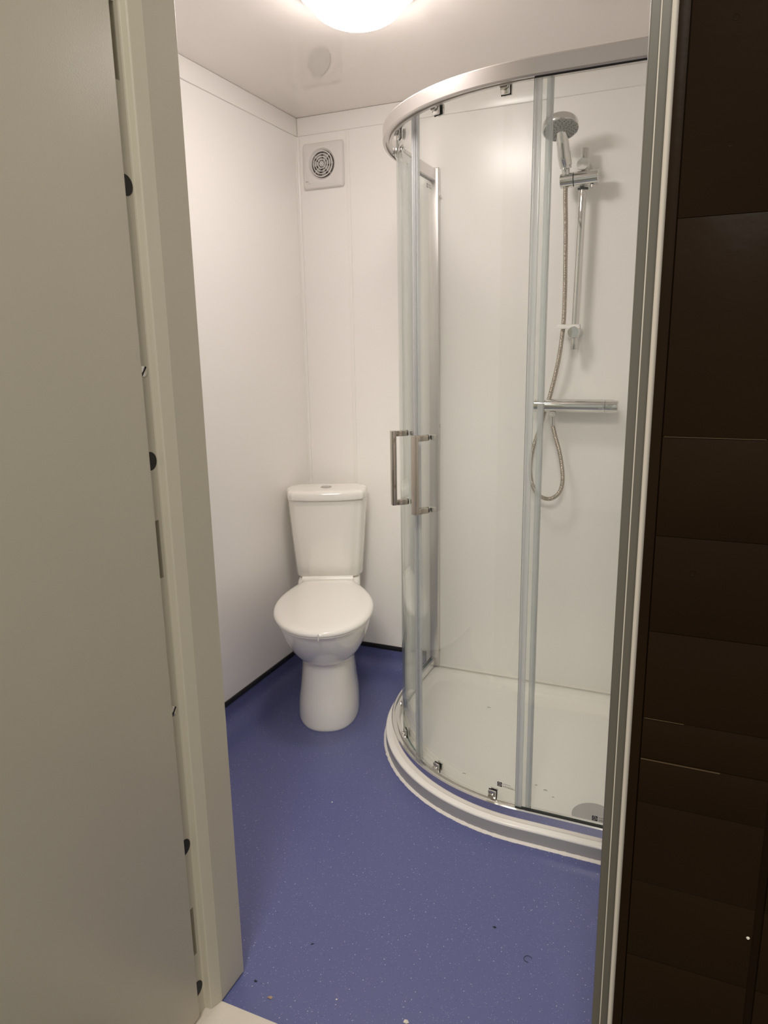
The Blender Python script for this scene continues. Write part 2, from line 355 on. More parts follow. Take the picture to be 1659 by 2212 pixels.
# ------------------------------------------------------------------ toilet
th = math.radians(24.3)
tl = empty('toilet', (0.128, -0.083, 0.0), th); tag(tl, 'white close-coupled toilet with closed lid standing across the back left corner', 'toilet')
def segring(hw, ff, fb, z, n=64, e=2.3, fc=None, eb=None, x0=0.0):
    # closed egg outline: half width hw, front distance ff, back distance fb; local forward is -y
    fc = fc if fc is not None else (ff+fb)/2; eb = eb or e; out = []
    for k in range(n):
        a = 2*PI*k/n; c, s = math.cos(a), math.sin(a)
        ee = e if s >= 0 else eb
        x = hw*math.copysign(abs(c)**(2/ee), c); L = (ff-fc) if s >= 0 else (fc-fb)
        out.append((x0+x, -(fc+L*math.copysign(abs(s)**(2/ee), s)), z))
    return out
def interp_rows(rows, m=5):
    P = [Vector(r[:4]) if len(r) == 4 else None for r in rows]
    out = []
    for i in range(len(rows)-1):
        for k in range(m):
            t = k/m; a = rows[max(i-1, 0)]; b = rows[i]; c = rows[i+1]; d = rows[min(i+2, len(rows)-1)]
            out.append([0.5*((2*b[j])+(c[j]-a[j])*t+(2*a[j]-5*b[j]+4*c[j]-d[j])*t*t+(3*b[j]-a[j]-3*c[j]+d[j])*t**3) for j in range(len(b))])
    out.append(list(rows[-1])); return out
# z, half width, front, back, forward position of the widest point
ped = [(0.0, 0.108, 0.520, 0.14, 0.33), (0.012, 0.110, 0.522, 0.14, 0.33), (0.06, 0.107, 0.515, 0.14, 0.33), (0.12, 0.099, 0.500, 0.14, 0.32), (0.18, 0.094, 0.490, 0.13, 0.31), (0.225, 0.093, 0.488, 0.13, 0.31), (0.262, 0.098, 0.50, 0.13, 0.32)]
bowl = [(0.215, 0.060, 0.44, 0.16, 0.32), (0.222, 0.085, 0.475, 0.14, 0.33), (0.238, 0.103, 0.505, 0.13, 0.34), (0.262, 0.119, 0.538, 0.12, 0.355), (0.295, 0.135, 0.572, 0.11, 0.37), (0.33, 0.147, 0.602, 0.11, 0.385), (0.365, 0.155, 0.625, 0.11, 0.40), (0.385, 0.158, 0.634, 0.11, 0.405), (0.392, 0.157, 0.633, 0.11, 0.405), (0.395, 0.152, 0.628, 0.115, 0.405)]
pan = MB()
pan.loft([segring(r[1], r[2], r[3], r[0], 64, 2.35, r[4], 3.2) for r in interp_rows(ped, 4)])
pan.loft([segring(r[1], r[2], r[3], r[0], 64, 2.15, r[4], 2.6) for r in interp_rows(bowl, 4)])
shelf = [(0.27, 0.095, 0.20, 0.03), (0.33, 0.112, 0.215, 0.02), (0.40, 0.118, 0.215, 0.02), (0.425, 0.118, 0.195, 0.02), (0.433, 0.112, 0.185, 0.024)]
pan.loft([segring(r[1], r[2], r[3], r[0], 64, 4.5, None, 4.5) for r in interp_rows(shelf, 3)])
pan.build('pan', m_ceramic, tl, angle=60)
def seat_ring(hw_max, ff, fb, hwb, z, n=96, inset=0.0):
    # seat outline: straight narrow back at fb with half width hwb, widening to hw_max, rounded front
    pts = []; fc = 0.425
    hw_max -= inset; ff -= inset; fb += inset*0.6; hwb -= inset
    m = n//4
    for k in range(m):                # right: from back corner to widest
        t = k/m; s = math.sin(t*PI/2)**0.92
        pts.append((hwb+(hw_max-hwb)*s, fb+(fc-fb)*t))
    for k in range(2*m+1):            # front half
        a = PI*k/(2*m); c, s = math.cos(a), math.sin(a)
        pts.append((hw_max*math.copysign(abs(c)**(2/2.05), c), fc+(ff-fc)*abs(s)**(2/2.05)))
    for k in range(1, m+1):
        t = 1-k/m; s = math.sin(t*PI/2)**0.92
        pts.append((-(hwb+(hw_max-hwb)*s), fb+(fc-fb)*t))
    return [(x-0.001, -f, z + 0.022*(1-(f-0.17)/0.5)) for x, f in pts]
MB().loft([seat_ring(0.1705, 0.660, 0.190, 0.090, z, inset=i) for z, i in ((0.3965, 0.008), (0.3975, 0.004), (0.4010, 0.003), (0.4030, 0.006))]).build('seat_ring', m_seat, tl, angle=40)
MB().loft([seat_ring(0.1715, 0.662, 0.185, 0.094, z, inset=i) for z, i in ((0.4045, 0.006), (0.4055, 0.001), (0.4100, 0.0), (0.4150, 0.002), (0.4190, 0.007), (0.4215, 0.016), (0.4232, 0.030), (0.4240, 0.050), (0.4242, 0.080))]).build('seat_lid', m_seat, tl, angle=60)
hb = MB().loft([[(x, -(0.197-0.011*math.cos(a)), 0.4475+0.011*math.sin(a)) for a in [2*PI*k/18 for k in range(18)]] for x in (-0.096, -0.095, 0.093, 0.094)])
hb.box(-0.094, 0.092, -0.205, -0.185, 0.434, 0.448)
hb.build('hinge_bar', m_seat, tl, bevel=0.0015)
MB().tube([(-0.004, -0.6625, 0.3960), (-0.004, -0.6625, 0.4180)], 0.0022, 10).build('drip_mark', m_white, tl)
def cis_ring(hw, hb_, ff, z, fb=0.0, n=72):
    pts = []
    P = [(-hb_, fb), (hb_, fb), (hw, fb+0.045), (hw+0.0005, fb+0.10), (hw-0.012, ff-0.028), (hw-0.04, ff-0.010), (0.06, ff-0.001), (0, ff), (-0.06, ff-0.001), (-hw+0.04, ff-0.010), (-hw+0.012, ff-0.028), (-hw-0.0005, fb+0.10), (-hw, fb+0.045)]
    m = len(P)
    for i in range(m):
        a, b, c, d = [Vector(P[(i+j) % m]) for j in (-1, 0, 1, 2)]
        for k in range(6):
            t = k/6
            q = b.lerp(c, t) if i == 0 else 0.5*((2*b)+(c-a)*t*0.85+((2*a-5*b+4*c-d)*t*t+(3*b-a-3*c+d)*t**3)) if i > 1 and i < m-1 else b.lerp(c, t)
            pts.append((q.x, -q.y, z))
    return pts
cis = [(0.4360, 0.108, 0.085, 0.150), (0.4380, 0.122, 0.095, 0.160), (0.4450, 0.1275, 0.100, 0.1645), (0.50, 0.1310, 0.104, 0.166), (0.60, 0.1390, 0.111, 0.1705), (0.70, 0.1460, 0.118, 0.1760), (0.7405, 0.1480, 0.120, 0.178)]
MB().loft([cis_ring(r[1], r[2], r[3], r[0]) for r in cis]).build('cistern', m_ceramic, tl, angle=50)
MB().loft([cis_ring(0.1515-i, 0.124-i, 0.188-i, z, fb=-0.002+i) for z, i in ((0.7425, 0.004), (0.7435, 0.001), (0.7480, 0.0), (0.7640, 0.0), (0.7700, 0.0015), (0.7745, 0.005), (0.7765, 0.011), (0.7775, 0.03))]).build('cistern_lid', m_ceramic, tl, angle=60)
fb_ = MB().revolve([(0.0, 0.0), (0.0215, 0.0), (0.0215, 0.0020), (0.0190, 0.0035), (0.0185, 0.0028), (0, 0.0028)], (-0.002, -0.095, 0.7773), (0, 0, 1), 36).build('flush_button', m_chrome, tl); fb_['label'] = 'chrome dual flush button'
MB().loft([[(-0.002+r*math.cos(a), -0.095+r*math.sin(a), z) for a in [PI*0.62+PI*1.25*k/20 for k in range(21)]] for z, r in ((0.7795, 0.0165), (0.7820, 0.0165), (0.7826, 0.0150))]).build('button_half', m_chrome, fb_)
MB().loft([[(-0.002+0.0006+r*math.cos(a), -0.095+r*math.sin(a), z) for a in [-PI*0.08+PI*0.64*k/12 for k in range(13)]] + [] for z, r in ((0.7795, 0.0165), (0.7812, 0.0165), (0.7818, 0.0150))]).build('button_half', m_chrome, fb_)

# ------------------------------------------------------------------ shower tray
CX, CYc, RR = 1.075, -0.30, 0.57
X0, Y1 = CX-RR, CYc-RR
LA = RR*PI/2
def pos(u, d):
    if u <= 0.30: return Vector((X0+d, -u, 0)), Vector((1, 0, 0))
    if u <= 0.30+LA:
        a = (u-0.30)/RR; nn = Vector((math.cos(a), math.sin(a), 0)); return Vector((CX, CYc, 0)) - nn*(RR-d), nn
    return Vector((CX+(u-0.30-LA), Y1+d, 0)), Vector((0, 1, 0))
UE = 0.30+LA+(XR-CX)
def trayring(d, db, z, rc, sc=False):
    pts = []
    def arc(cx, cy_, r, a0, a1, n):
        for k in range(n+1):
            a = a0+(a1-a0)*k/n; pts.append((cx+r*math.cos(a), cy_+r*math.sin(a), z))
    xl, xr, yb, yf = X0+d, XR-db, -db, Y1+d
    arc(xl+rc, yb-rc, rc, PI/2, PI, 8)
    r = RR-d; arc(CX, CYc, r, PI, 1.5*PI, 60)
    arc(xr-rc, yf+rc, rc, -PI/2, 0, 8)
    arc(xr-rc, yb-rc, rc, 0, PI/2, 8)
    return pts
tray = MB()
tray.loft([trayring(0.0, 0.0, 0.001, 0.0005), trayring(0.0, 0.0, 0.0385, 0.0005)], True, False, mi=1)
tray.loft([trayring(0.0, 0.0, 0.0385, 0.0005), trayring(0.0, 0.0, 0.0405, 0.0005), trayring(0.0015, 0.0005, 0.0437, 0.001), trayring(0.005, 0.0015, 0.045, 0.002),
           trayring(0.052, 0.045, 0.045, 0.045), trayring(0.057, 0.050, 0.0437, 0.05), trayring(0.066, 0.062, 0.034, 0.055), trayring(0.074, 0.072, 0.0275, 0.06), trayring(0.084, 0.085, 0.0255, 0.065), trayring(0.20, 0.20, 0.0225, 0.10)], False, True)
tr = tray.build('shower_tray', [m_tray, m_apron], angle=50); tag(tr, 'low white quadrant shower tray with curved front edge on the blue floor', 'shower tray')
wd = MB().revolve([(0.0, -0.004), (0.0575, -0.004), (0.0575, 0.0040), (0.0555, 0.0060), (0.0, 0.0068)], (1.255, -0.722, 0.0232), (0, 0, 1), 56).build('drain_cover', m_waste, tr); wd['label'] = 'grey round drain cover'
bead = MB(); rings = []
n = 420
for k in range(n+1):
    u = UE*k/n; p, nn = pos(u, 0); j = 0.0018*noise.noise(Vector((u*60, 3, 0)))+0.0012*noise.noise(Vector((u*190, 8, 0)))
    w_ = 0.0075+j; h_ = 0.0060+j*0.8
    rings.append([p-nn*w_+Vector((0, 0, 0.0003)), p-nn*w_*0.75+Vector((0, 0, h_*0.5)), p-nn*0.0012+Vector((0, 0, h_)), p+Vector((0, 0, h_)), p+Vector((0, 0, 0.0003))])
bead.loft(rings); bo = bead.build('sealant_bead', m_silic, tr, angle=70); bo['label'] = 'rough white sealant bead along the floor'
bk = MB().loft([[(x, -0.0005, 0.0452), (x, -0.0075-0.001*noise.noise(Vector((x*40, 0, 0))), 0.0452), (x, -0.0005, 0.053+0.001*noise.noise(Vector((x*50, 5, 0))))] for x in [0.556+(XR-0.560)*k/80 for k in range(81)]]).build('sealant_bead', m_silic, tr, angle=70)
for k, (x, y, s_) in enumerate(((0.826, -0.229, 1.0), (1.080, -0.634, 0.6), (1.110, -0.649, .9), (1.137, -0.674, .5), (0.866, -0.656, .8))):
    mk = MB().tube([(x-0.006*s_, y-0.001, 0.0242), (x, y+0.0015*s_, 0.0246), (x+0.006*s_, y, 0.0242)], 0.0006, 6).build('hair_mark', m_inkg, tr)

# ------------------------------------------------------------------ shower enclosure
en = empty('shower_enclosure', (X0, 0, 0.045)); tag(en, 'curved clear glass shower enclosure with chrome rails and two sliding doors', 'shower enclosure')
eo = Vector(en.location)
EM = Matrix.Translation(-eo)
def sweep(u0, u1, prof, step=0.012):
    n = max(2, int((u1-u0)/step)); us = [u0+(u1-u0)*k/n for k in range(n+1)]
    for brk in (0.30, 0.30+LA):
        if u0 < brk < u1: us.append(brk)
    us = sorted(set(us)); rings = []
    for u in us:
        p, nn = pos(u, 0); rings.append([p + nn*d + Vector((0, 0, z)) for d, z in prof])
    return rings
ZT, ZTb, ZBt, ZB = 1.8850, 1.8470, 0.0830, 0.0458
topp = [(0.0215, ZTb+0.0015), (0.0200, ZTb+0.004), (0.0200, ZT-0.003), (0.0225, ZT), (0.0435, ZT), (0.0460, ZT-0.003), (0.0460, ZTb+0.0), (0.0375, ZTb), (0.0370, ZTb+0.007), (0.0290, ZTb+0.007), (0.0285, ZTb), (0.0230, ZTb)]
botp = [(0.0200, ZB), (0.0200, ZBt-0.003), (0.0225, ZBt), (0.0285, ZBt), (0.0290, ZBt-0.007), (0.0370, ZBt-0.007), (0.0375, ZBt), (0.0460, ZBt), (0.0460, ZB+0.012), (0.0400, ZB)]
MB().loft(sweep(0.001, UE-0.001, topp)).build('top_rail', m_alu, en, angle=22, matrix=EM)
MB().loft(sweep(0.001, UE-0.001, botp)).build('bottom_rail', m_alub, en, angle=22, matrix=EM)
MB().box(0.5260, 0.5620, -0.020, -0.0005, ZB, ZT+0.004).build('wall_profile', m_alu, en, bevel=0.004, seg=3, matrix=EM)
MB().box(XR-0.022, XR-0.0005, Y1+0.020, Y1+0.050, ZB, ZT+0.002).build('wall_profile', m_alu, en, bevel=0.003, matrix=EM)
for z in (1.795, 1.005, 0.115):
    sc_ = MB().revolve([(0, 0), (0.0045, 0), (0.0045, 0.004), (0.003, 0.0055), (0, 0.006)], (0.5615, -0.010, z), (1, 0, 0), 14).build('screw_cap', m_chrome, en, matrix=EM)
def pane(name, u0, u1, d, z0, z1):
    t = 0.003
    pf = [(d-t, z0), (d-t, z1), (d+t, z1), (d+t, z0)]
    R_ = sweep(u0, u1, pf, 0.01); mb = MB(); n = 4
    vs = [p for r in R_ for p in r]; fs = []; mi = []
    for k in range(len(R_)-1):
        for i in range(4):
            j = (i+1) % 4; fs.append((k*4+i, k*4+j, (k+1)*4+j, (k+1)*4+i)); mi.append(1 if i in (1, 3) else 0)
    fs.append((3, 2, 1, 0)); mi.append(1); q = (len(R_)-1)*4; fs.append((q, q+1, q+2, q+3)); mi.append(1)
    mb.v = vs; mb.f = fs; mb.mi = mi
    return mb.build(name, [m_glass, m_glassedge], en, angle=40, matrix=EM)
def usweep(name, parent, u0, u1, prof, m, angle=40):
    return MB().loft(sweep(u0, u1, prof)).build(name, m, parent, angle=angle, matrix=EM)
UF1 = 0.305; UF2 = 0.30+LA-0.012
US = 0.30+RR*math.radians(47.0)
UD1 = 0.272; UD2 = 0.30+LA+0.024
fixed = []
for (u0, u1) in ((0.012, UF1), (UF2, UE-0.012)):
    g = pane('fixed_panel', u0, u1, 0.033, ZBt-0.006, ZTb+0.006); fixed.append(g)
    for z0, z1 in ((ZTb-0.0025, ZTb-0.0001), (ZBt+0.0001, ZBt+0.0022)):
        usweep('gasket', g, u0+0.002, u1, [(0.0265, z0), (0.0265, z1), (0.0295, z1), (0.0295, z0)], m_black)
fixed[0]['label'] = 'flat glass panel beside the back wall'; fixed[1]['label'] = 'glass panel at the front right'
def vseal(parent, u, d0, d1, w, z0, z1, fin=None):
    pf = [(d0, z0), (d0, z1), (d1, z1), (d1, z0)]
    return MB().loft(sweep(u-w/2, u+w/2, pf, 0.004)).build('seal', m_seal, parent, bevel=0.0012, matrix=EM)
vseal(fixed[0], UF1-0.004, 0.0290, 0.0500, 0.006, ZBt, ZTb); vseal(fixed[0], UF1-0.010, 0.0285, 0.0375, 0.012, ZBt, ZTb)
vseal(fixed[1], UF2+0.003, 0.0290, 0.0500, 0.005, ZBt, ZTb); vseal(fixed[1], UF2+0.011, 0.0285, 0.0378, 0.014, ZBt, ZTb)
DG = 0.0600
doors = []
for k, (u0, u1, useam, sgn, uh, rol) in enumerate(((UD1, US-0.004, US, -1, 0.30+RR*math.radians(39.5), (35.0, 13.0)), (US+0.004, UD2, US, 1, 0.30+RR*math.radians(54.0), (59.0, 81.0)))):
    g = pane('sliding_door', u0, u1, DG, 0.064, 1.862); doors.append(g)
    # magnetic seal along the closing edge, clear seal on the overlapping edge
    ue = u0 if sgn < 0 else u1
    vseal(g, useam+sgn*0.0062, DG-0.0065, DG+0.0055, 0.0105, 0.064, 1.862)
    vseal(g, useam+sgn*0.0150, DG-0.0042, DG+0.0042, 0.007, 0.064, 1.862)
    vseal(g, ue+sgn*(-0.006), DG-0.0046, DG+0.0046, 0.014, 0.064, 1.862); vseal(g, ue, DG-0.0200, DG+0.004, 0.004, 0.064, 1.862)
    # handle: square section bar with two arms, washers and inner knobs
    p, nn = pos(uh, DG); tt = Vector((nn.y, -nn.x, 0)); z0, z1 = 0.842, 1.058; hb2 = 0.0080; OUT = 0.053
    def hbox(mb, a0, a1, b0, b1, c0, c1):
        vs = [p - nn*a + tt*b + Vector((0, 0, c)) for c in (c0, c1) for b in (b0, b1) for a in (a0, a1)]
        mb.add(vs, [(0, 2, 3, 1), (4, 5, 7, 6), (0, 1, 5, 4), (2, 6, 7, 3), (0, 4, 6, 2), (1, 3, 7, 5)])
    hm = MB(); hbox(hm, OUT-0.015, OUT, -hb2, hb2, z0, z1)
    for zz in (z0, z1-0.016): hbox(hm, 0.0055, OUT-0.0149, -hb2*0.98, hb2*0.98, zz+0.0001, zz+0.0159)
    hd_ = hm.build('handle', m_handle, g, bevel=0.0016, seg=2, matrix=EM); hd_['label'] = 'square chrome pull handle'
    for zz in (z0+0.008, z1-0.008):
        MB().revolve([(0, 0.003), (0.0085, 0.003), (0.0085, 0.0055), (0, 0.0055)], p+Vector((0, 0, zz)), -nn, 20).build('washer', m_black, hd_, matrix=EM)
    for zz in (z0+0.008, z1-0.008):
        kn = MB(); hbox(kn, -0.020, -0.0035, -hb2, hb2, zz-0.007, zz+0.007); kn.build('inner_knob', m_chrome, hd_, bevel=0.0015, matrix=EM)
    for ph in rol:
        ur = 0.30+RR*math.radians(ph); q, n2 = pos(ur, DG); t2 = Vector((n2.y, -n2.x, 0))
        for zz, top in ((1.8440, True), (0.0830, False)):
            rb = MB(); sg = 1 if top else -1
            def b2(a0, a1, b0, b1, c0, c1, mi=0):
                vs = [q - n2*a + t2*b + Vector((0, 0, c)) for c in (c0, c1) for b in (b0, b1) for a in (a0, a1)]
                rb.add(vs, [(0, 2, 3, 1), (4, 5, 7, 6), (0, 1, 5, 4), (2, 6, 7, 3), (0, 4, 6, 2), (1, 3, 7, 5)], mi)
            b2(0.0045, 0.0125, -0.011, 0.011, zz-0.013, zz+0.013)
            ro = rb.build('roller', m_chrome, g, bevel=0.002, matrix=EM)
            MB().revolve([(0, 0), (0.0095, 0), (0.0100, 0.0015), (0.0095, 0.006), (0, 0.006)], q - n2*0.0130 + Vector((0, 0, zz+sg*0.004)), -n2, 20).build('wheel', m_chrome, ro, matrix=EM)
            rb = MB(); b2(0.0032, 0.0045, -0.012, 0.012, zz-0.014, zz+0.014); rb.build('roller_washer', m_black, ro, matrix=EM)
            rb = MB(); b2(-0.010, -0.0032, -0.010, 0.010, zz-0.012, zz+0.012); rb.build('roller_cap', m_chrome, ro, bevel=0.002, matrix=EM)
doors[0]['label'] = 'left curved glass sliding door'; doors[1]['label'] = 'right curved glass sliding door'
# printed maker's marks on the glass, upside down
def sticker(parent, o, x, y, s=1.0, ink=m_ink, chars=('AQUADART', 'Rolling 6mm')):
    base = EM @ frame_matrix(o, x, y)
    sqm = MB().box(0, 0.0135*s, 0, 0.0135*s, -0.0001, 0.0001).build('maker_mark', ink, parent, smooth=False, matrix=base)
    P = [(0.5+0.33*math.cos(a)*(1+0.18*math.cos(3*a+0.4)), 0.5+0.33*math.sin(a)*(1+0.18*math.cos(3*a+0.4))) for a in [2*PI*k/30 for k in range(31)]]
    MB().tube([(a*0.0135*s, b*0.0135*s, -0.0003) for a, b in P], 0.0007*s, 6).build('mark_ring', m_white, sqm, matrix=base)
    MB().tube([(0.0070*s, 0.0050*s, -0.0003), (0.0074*s, 0.0088*s, -0.0003)], 0.0009*s, 6).build('mark_drop', m_white, sqm, matrix=base)
    fl = Matrix.Scale(-1, 4, Vector((0, 1, 0)))
    text_part('mark_lettering', chars[0], 0.0062*s, base @ Matrix.Translation((0.0165*s, 0.0052*s, 0)) @ fl, ink, sqm)
    text_part('mark_small_print', chars[1], 0.0044*s, base @ Matrix.Translation((0.0165*s, 0.0120*s, 0)) @ fl, m_inkg, sqm)
    MB().box(0.016*s, 0.045*s, 0.0066*s, 0.0069*s, -0.0001, 0.0001).build('mark_line', m_inkg, sqm, smooth=False, matrix=base)
ph = math.radians(82.4); us_ = 0.30+RR*ph; q, n2 = pos(us_, DG-0.0034); t2 = Vector((n2.y, -n2.x, 0))
sticker(doors[1], q+Vector((0, 0, 0.1120)), t2, (0, 0, 1))
sticker(fixed[1], Vector((1.264, Y1+0.033-0.0034, 0.0965)), (1, 0, 0), (0, 0, 1))
sticker(fixed[0], Vector((0.5415, -0.082, 1.815)), (0, 1, 0), (0, 0, 1), ink=m_inkg)
q, n2 = pos(0.30+RR*math.radians(34.0), DG-0.0034); t2 = Vector((n2.y, -n2.x, 0))
sticker(doors[0], q+Vector((0, 0, 1.800)), t2, (0, 0, 1), s=0.95)

# ------------------------------------------------------------------ shower fittings on the back wall
rs = empty('shower_riser_rail', (1.050, 0, 1.27)); tag(rs, 'chrome vertical riser rail with sliding bracket on the back wall of the shower', 'shower rail')
ro_ = Vector(rs.location); RM = Matrix.Translation(-ro_)
xt, xb, ry = 1.0555, 1.0460, -0.055
def rx(z): return xb+(xt-xb)*(z-1.273)/(1.883-1.273)
MB().tube([(rx(1.273), ry, 1.273), (rx(1.274), ry, 1.2745), (rx(1.30), ry, 1.30), (rx(1.60), ry, 1.60), (rx(1.8815), ry, 1.8815), (rx(1.883), ry, 1.883)], [0.0110, 0.0120, 0.0120, 0.0120, 0.0125, 0.0115], 28).build('rail', m_chrome, rs, matrix=RM)
for z in (1.834, 1.328):
    MB().revolve([(0, 0), (0.0200, 0.0), (0.0200, 0.060), (0.0185, 0.0745), (0.0170, 0.0765), (0.0, 0.0768)], (rx(z)-0.002, -0.0005, z), (0, -1, 0), 32).build('wall_bracket', m_chrome, rs, matrix=RM)
sz = 1.790; sly = -0.062
sld = MB().revolve([(0, 0), (0.0205, 0), (0.0222, 0.0015), (0.0222, 0.0405), (0, 0.0405)], (0.9865, sly-0.012, sz), (1, 0, 0.03), 36)
sld.revolve([(0, 0), (0.0222, 0), (0.0222, 0.0710), (0.0205, 0.0725), (0, 0.0725)], (1.0300, sly-0.012, sz+0.001), (1, 0, 0.03), 36)
so = sld.build('slider', m_chrome, rs, matrix=RM)
MB().revolve([(0, 0), (0.0200, 0), (0.0200, 0.0035), (0, 0.0035)], (1.0268, sly-0.012, sz+0.001), (1, 0, 0.03), 28).build('joint_ring', m_black, so, matrix=RM)
MB().revolve([(0.0120, 0), (0.0165, 0), (0.0165, 0.004), (0.0120, 0.004)], (rx(sz-0.022), ry, sz-0.026), (0, 0, 1), 24, caps=False).build('collar', m_black, so, matrix=RM)
MB().tube([(1.0850, sly-0.016, sz-0.0205), (1.0850, sly-0.018, sz-0.0285)], [0.0062, 0.0055], 14).build('clamp_knob', m_chrome, so, matrix=RM)
cb = MB(); zc = 1.3465
cb.box(0.992, rx(zc)+0.015, ry-0.0150, ry-0.0132, zc-0.007, zc+0.007); cb.box(0.992, rx(zc)+0.015, ry+0.0132, ry+0.0150, zc-0.007, zc+0.007)
cb.box(0.9820, 0.9935, ry-0.0150, ry-0.0132, zc-0.007, zc-0.001); cb.box(rx(zc)+0.0132, rx(zc)+0.0150, ry-0.0150, ry+0.0150, zc-0.007, zc+0.007)
cb.box(rx(zc)-0.0300, rx(zc)-0.0150, ry-0.0135, ry+0.0135, zc-0.007, zc+0.007)
cbo = cb.build('hose_clip', m_trim, rs, bevel=0.0006, matrix=RM); cbo['label'] = 'pale plastic hose clip'
# hand shower
hs = empty('hand_shower', (1.002, -0.086, 1.80)); tag(hs, 'chrome round hand shower head held in the riser rail slider', 'shower head')
ho = Vector(hs.location); HM = Matrix.Translation(-ho)
hcx = Vector((0.9945, -0.150, 1.9190)); nn_ = Vector((0.13, -0.36, -0.92)).normalized()
bpt = Vector((1.0035, sly-0.020, sz+0.017)); tp = hcx - nn_*0.016 + Vector((0, 0.012, -0.004))
hp = catmull([bpt, bpt+Vector((-0.0005, -0.003, 0.012)), bpt+Vector((-0.001, -0.008, 0.03)), Vector((1.000, -0.104, 1.858)), Vector((0.997, -0.120, 1.893)), tp], 6)
MB().tube(hp, [0.0120]*6+[0.0125]*2+[0.0180]*3+[0.0196]+[0.0198]*8+[0.0190]*5+[0.0180]*(len(hp)-25), 28).build('grip', m_chrome, hs, angle=60, matrix=HM)
MB().revolve([(0, 0.0), (0.020, 0.0), (0.040, 0.003), (0.0505, 0.009), (0.0535, 0.014), (0.0540, 0.030), (0.0525, 0.0325), (0.0500, 0.0325), (0.0, 0.0320)], hcx-nn_*0.0325, nn_, 56).build('head', m_chrome, hs, matrix=HM)
fp = MB().revolve([(0, 0.0), (0.0495, 0.0), (0.0490, 0.0012), (0, 0.0016)], hcx, nn_, 48).build('spray_plate', m_grey, hs, matrix=HM); fp['label'] = 'grey spray plate with dark nozzles'
nz = MB(); a_ = nn_.cross(Vector((0, 0, 1))).normalized(); b_ = nn_.cross(a_)
for r, c in ((0.012, 6), (0.019, 10), (0.026, 14), (0.033, 16), (0.040, 20), (0.0455, 14)):
    for k in range(c):
        t = 2*PI*k/c+r*60; o_ = hcx+nn_*0.0012+a_*(r*math.cos(t))+b_*(r*math.sin(t))
        nz.revolve([(0, 0), (0.0015, 0), (0.0011, 0.0016), (0, 0.0018)], o_, nn_, 8)
nzo = nz.build('nozzles', m_nozzle, fp, matrix=HM); nzo['kind'] = 'stuff'
# hose
hpts = [(1.0035, -0.078, 1.775), (1.0035, -0.074, 1.74), (1.007, -0.070, 1.66), (1.0090, -0.064, 1.558), (1.0105, -0.060, 1.45), (1.0085, -0.055, 1.350), (0.9960, -0.052, 1.236), (0.9700, -0.036, 1.123), (0.9570, -0.030, 1.085), (0.9410, -0.036, 1.019), (0.9170, -0.050, 0.925), (0.9150, -0.056, 0.845), (0.9370, -0.060, 0.786), (0.9800, -0.064, 0.766), (1.0160, -0.066, 0.789), (1.0280, -0.067, 0.840), (1.0170, -0.068, 0.920), (0.9980, -0.068, 0.985), (0.9885, -0.068, 1.020)]
hp = catmull(hpts, 34); L_ = 0; rad = []
# resample evenly
acc = [0]
for a, b in zip(hp, hp[1:]): acc.append(acc[-1]+(b-a).length)
Nn = int(acc[-1]/0.0012); pts = []; j = 0
for k in range(Nn+1):
    s_ = acc[-1]*k/Nn
    while j < len(acc)-2 and acc[j+1] < s_: j += 1
    t = (s_-acc[j])/max(1e-9, acc[j+1]-acc[j]); pts.append(hp[j].lerp(hp[j+1], t)); rad.append(0.0071+0.0010*math.cos(2*PI*k/4))
hz = MB().tube(pts, rad, 12).build('shower_hose', m_hose, angle=80); tag(hz, 'ribbed metal shower hose looping from the hand shower to the mixer bar', 'hose')
# mixer bar
mx_ = empty('shower_mixer', (1.065, 0, 1.089)); tag(mx_, 'horizontal chrome thermostatic mixer bar on the back wall of the shower', 'shower mixer')
mo = Vector(mx_.location); MM = Matrix.Translation(-mo); my = -0.070; mz = 1.0885; mr = 0.0205
MB().revolve([(0, 0), (mr, 0), (mr, 0.1950), (0, 0.1950)], (0.9615, my, mz), (1, 0, 0), 44).build('body', m_chrome, mx_, matrix=MM)
MB().revolve([(0, 0), (mr-0.0015, 0.0), (mr+0.0002, 0.002), (mr+0.0002, 0.0365), (0, 0.0365)], (0.9240, my, mz), (1, 0, 0), 44).build('flow_knob', m_chrome, mx_, matrix=MM)
MB().revolve([(0, 0), (mr+0.0002, 0.0), (mr+0.0002, 0.0385), (mr-0.0013, 0.0405), (0, 0.041)], (1.1575, my, mz), (1, 0, 0), 44).build('temperature_knob', m_chrome, mx_, matrix=MM)
for x in (0.9610, 1.1570): MB().revolve([(0, 0), (mr-0.0012, 0), (mr-0.0012, 0.0012), (0, 0.0012)], (x-0.0002, my, mz), (1, 0, 0), 36).build('joint_ring', m_black, mx_, matrix=MM)
for x in (1.000, 1.120):
    MB().revolve([(0.0, 0), (0.0190, 0), (0.0185, 0.006), (0.0170, 0.010), (0.0160, 0.012), (0.0160, my*-1-0.012)], (x, -0.0005, mz), (0, -1, 0), 36).build('wall_flange', m_chrome, mx_, matrix=MM)
MB().box(0.975, 1.182, -0.056, -0.026, mz-0.012, mz+0.0208).build('back_body', m_chrome, mx_, bevel=0.004, seg=3, matrix=MM)
ch = MB()
for k in range(4):
    x = 1.1515-k*0.0048
    for sg in (1, -1):
        ch.tube([(x, my-mr-0.0001+0.0006, mz-0.001), (x+0.0045, my-mr+0.0012, mz-0.001+sg*0.0055)], 0.00055, 6)
ch.build('arrow_marks', m_white, mx_, matrix=MM)
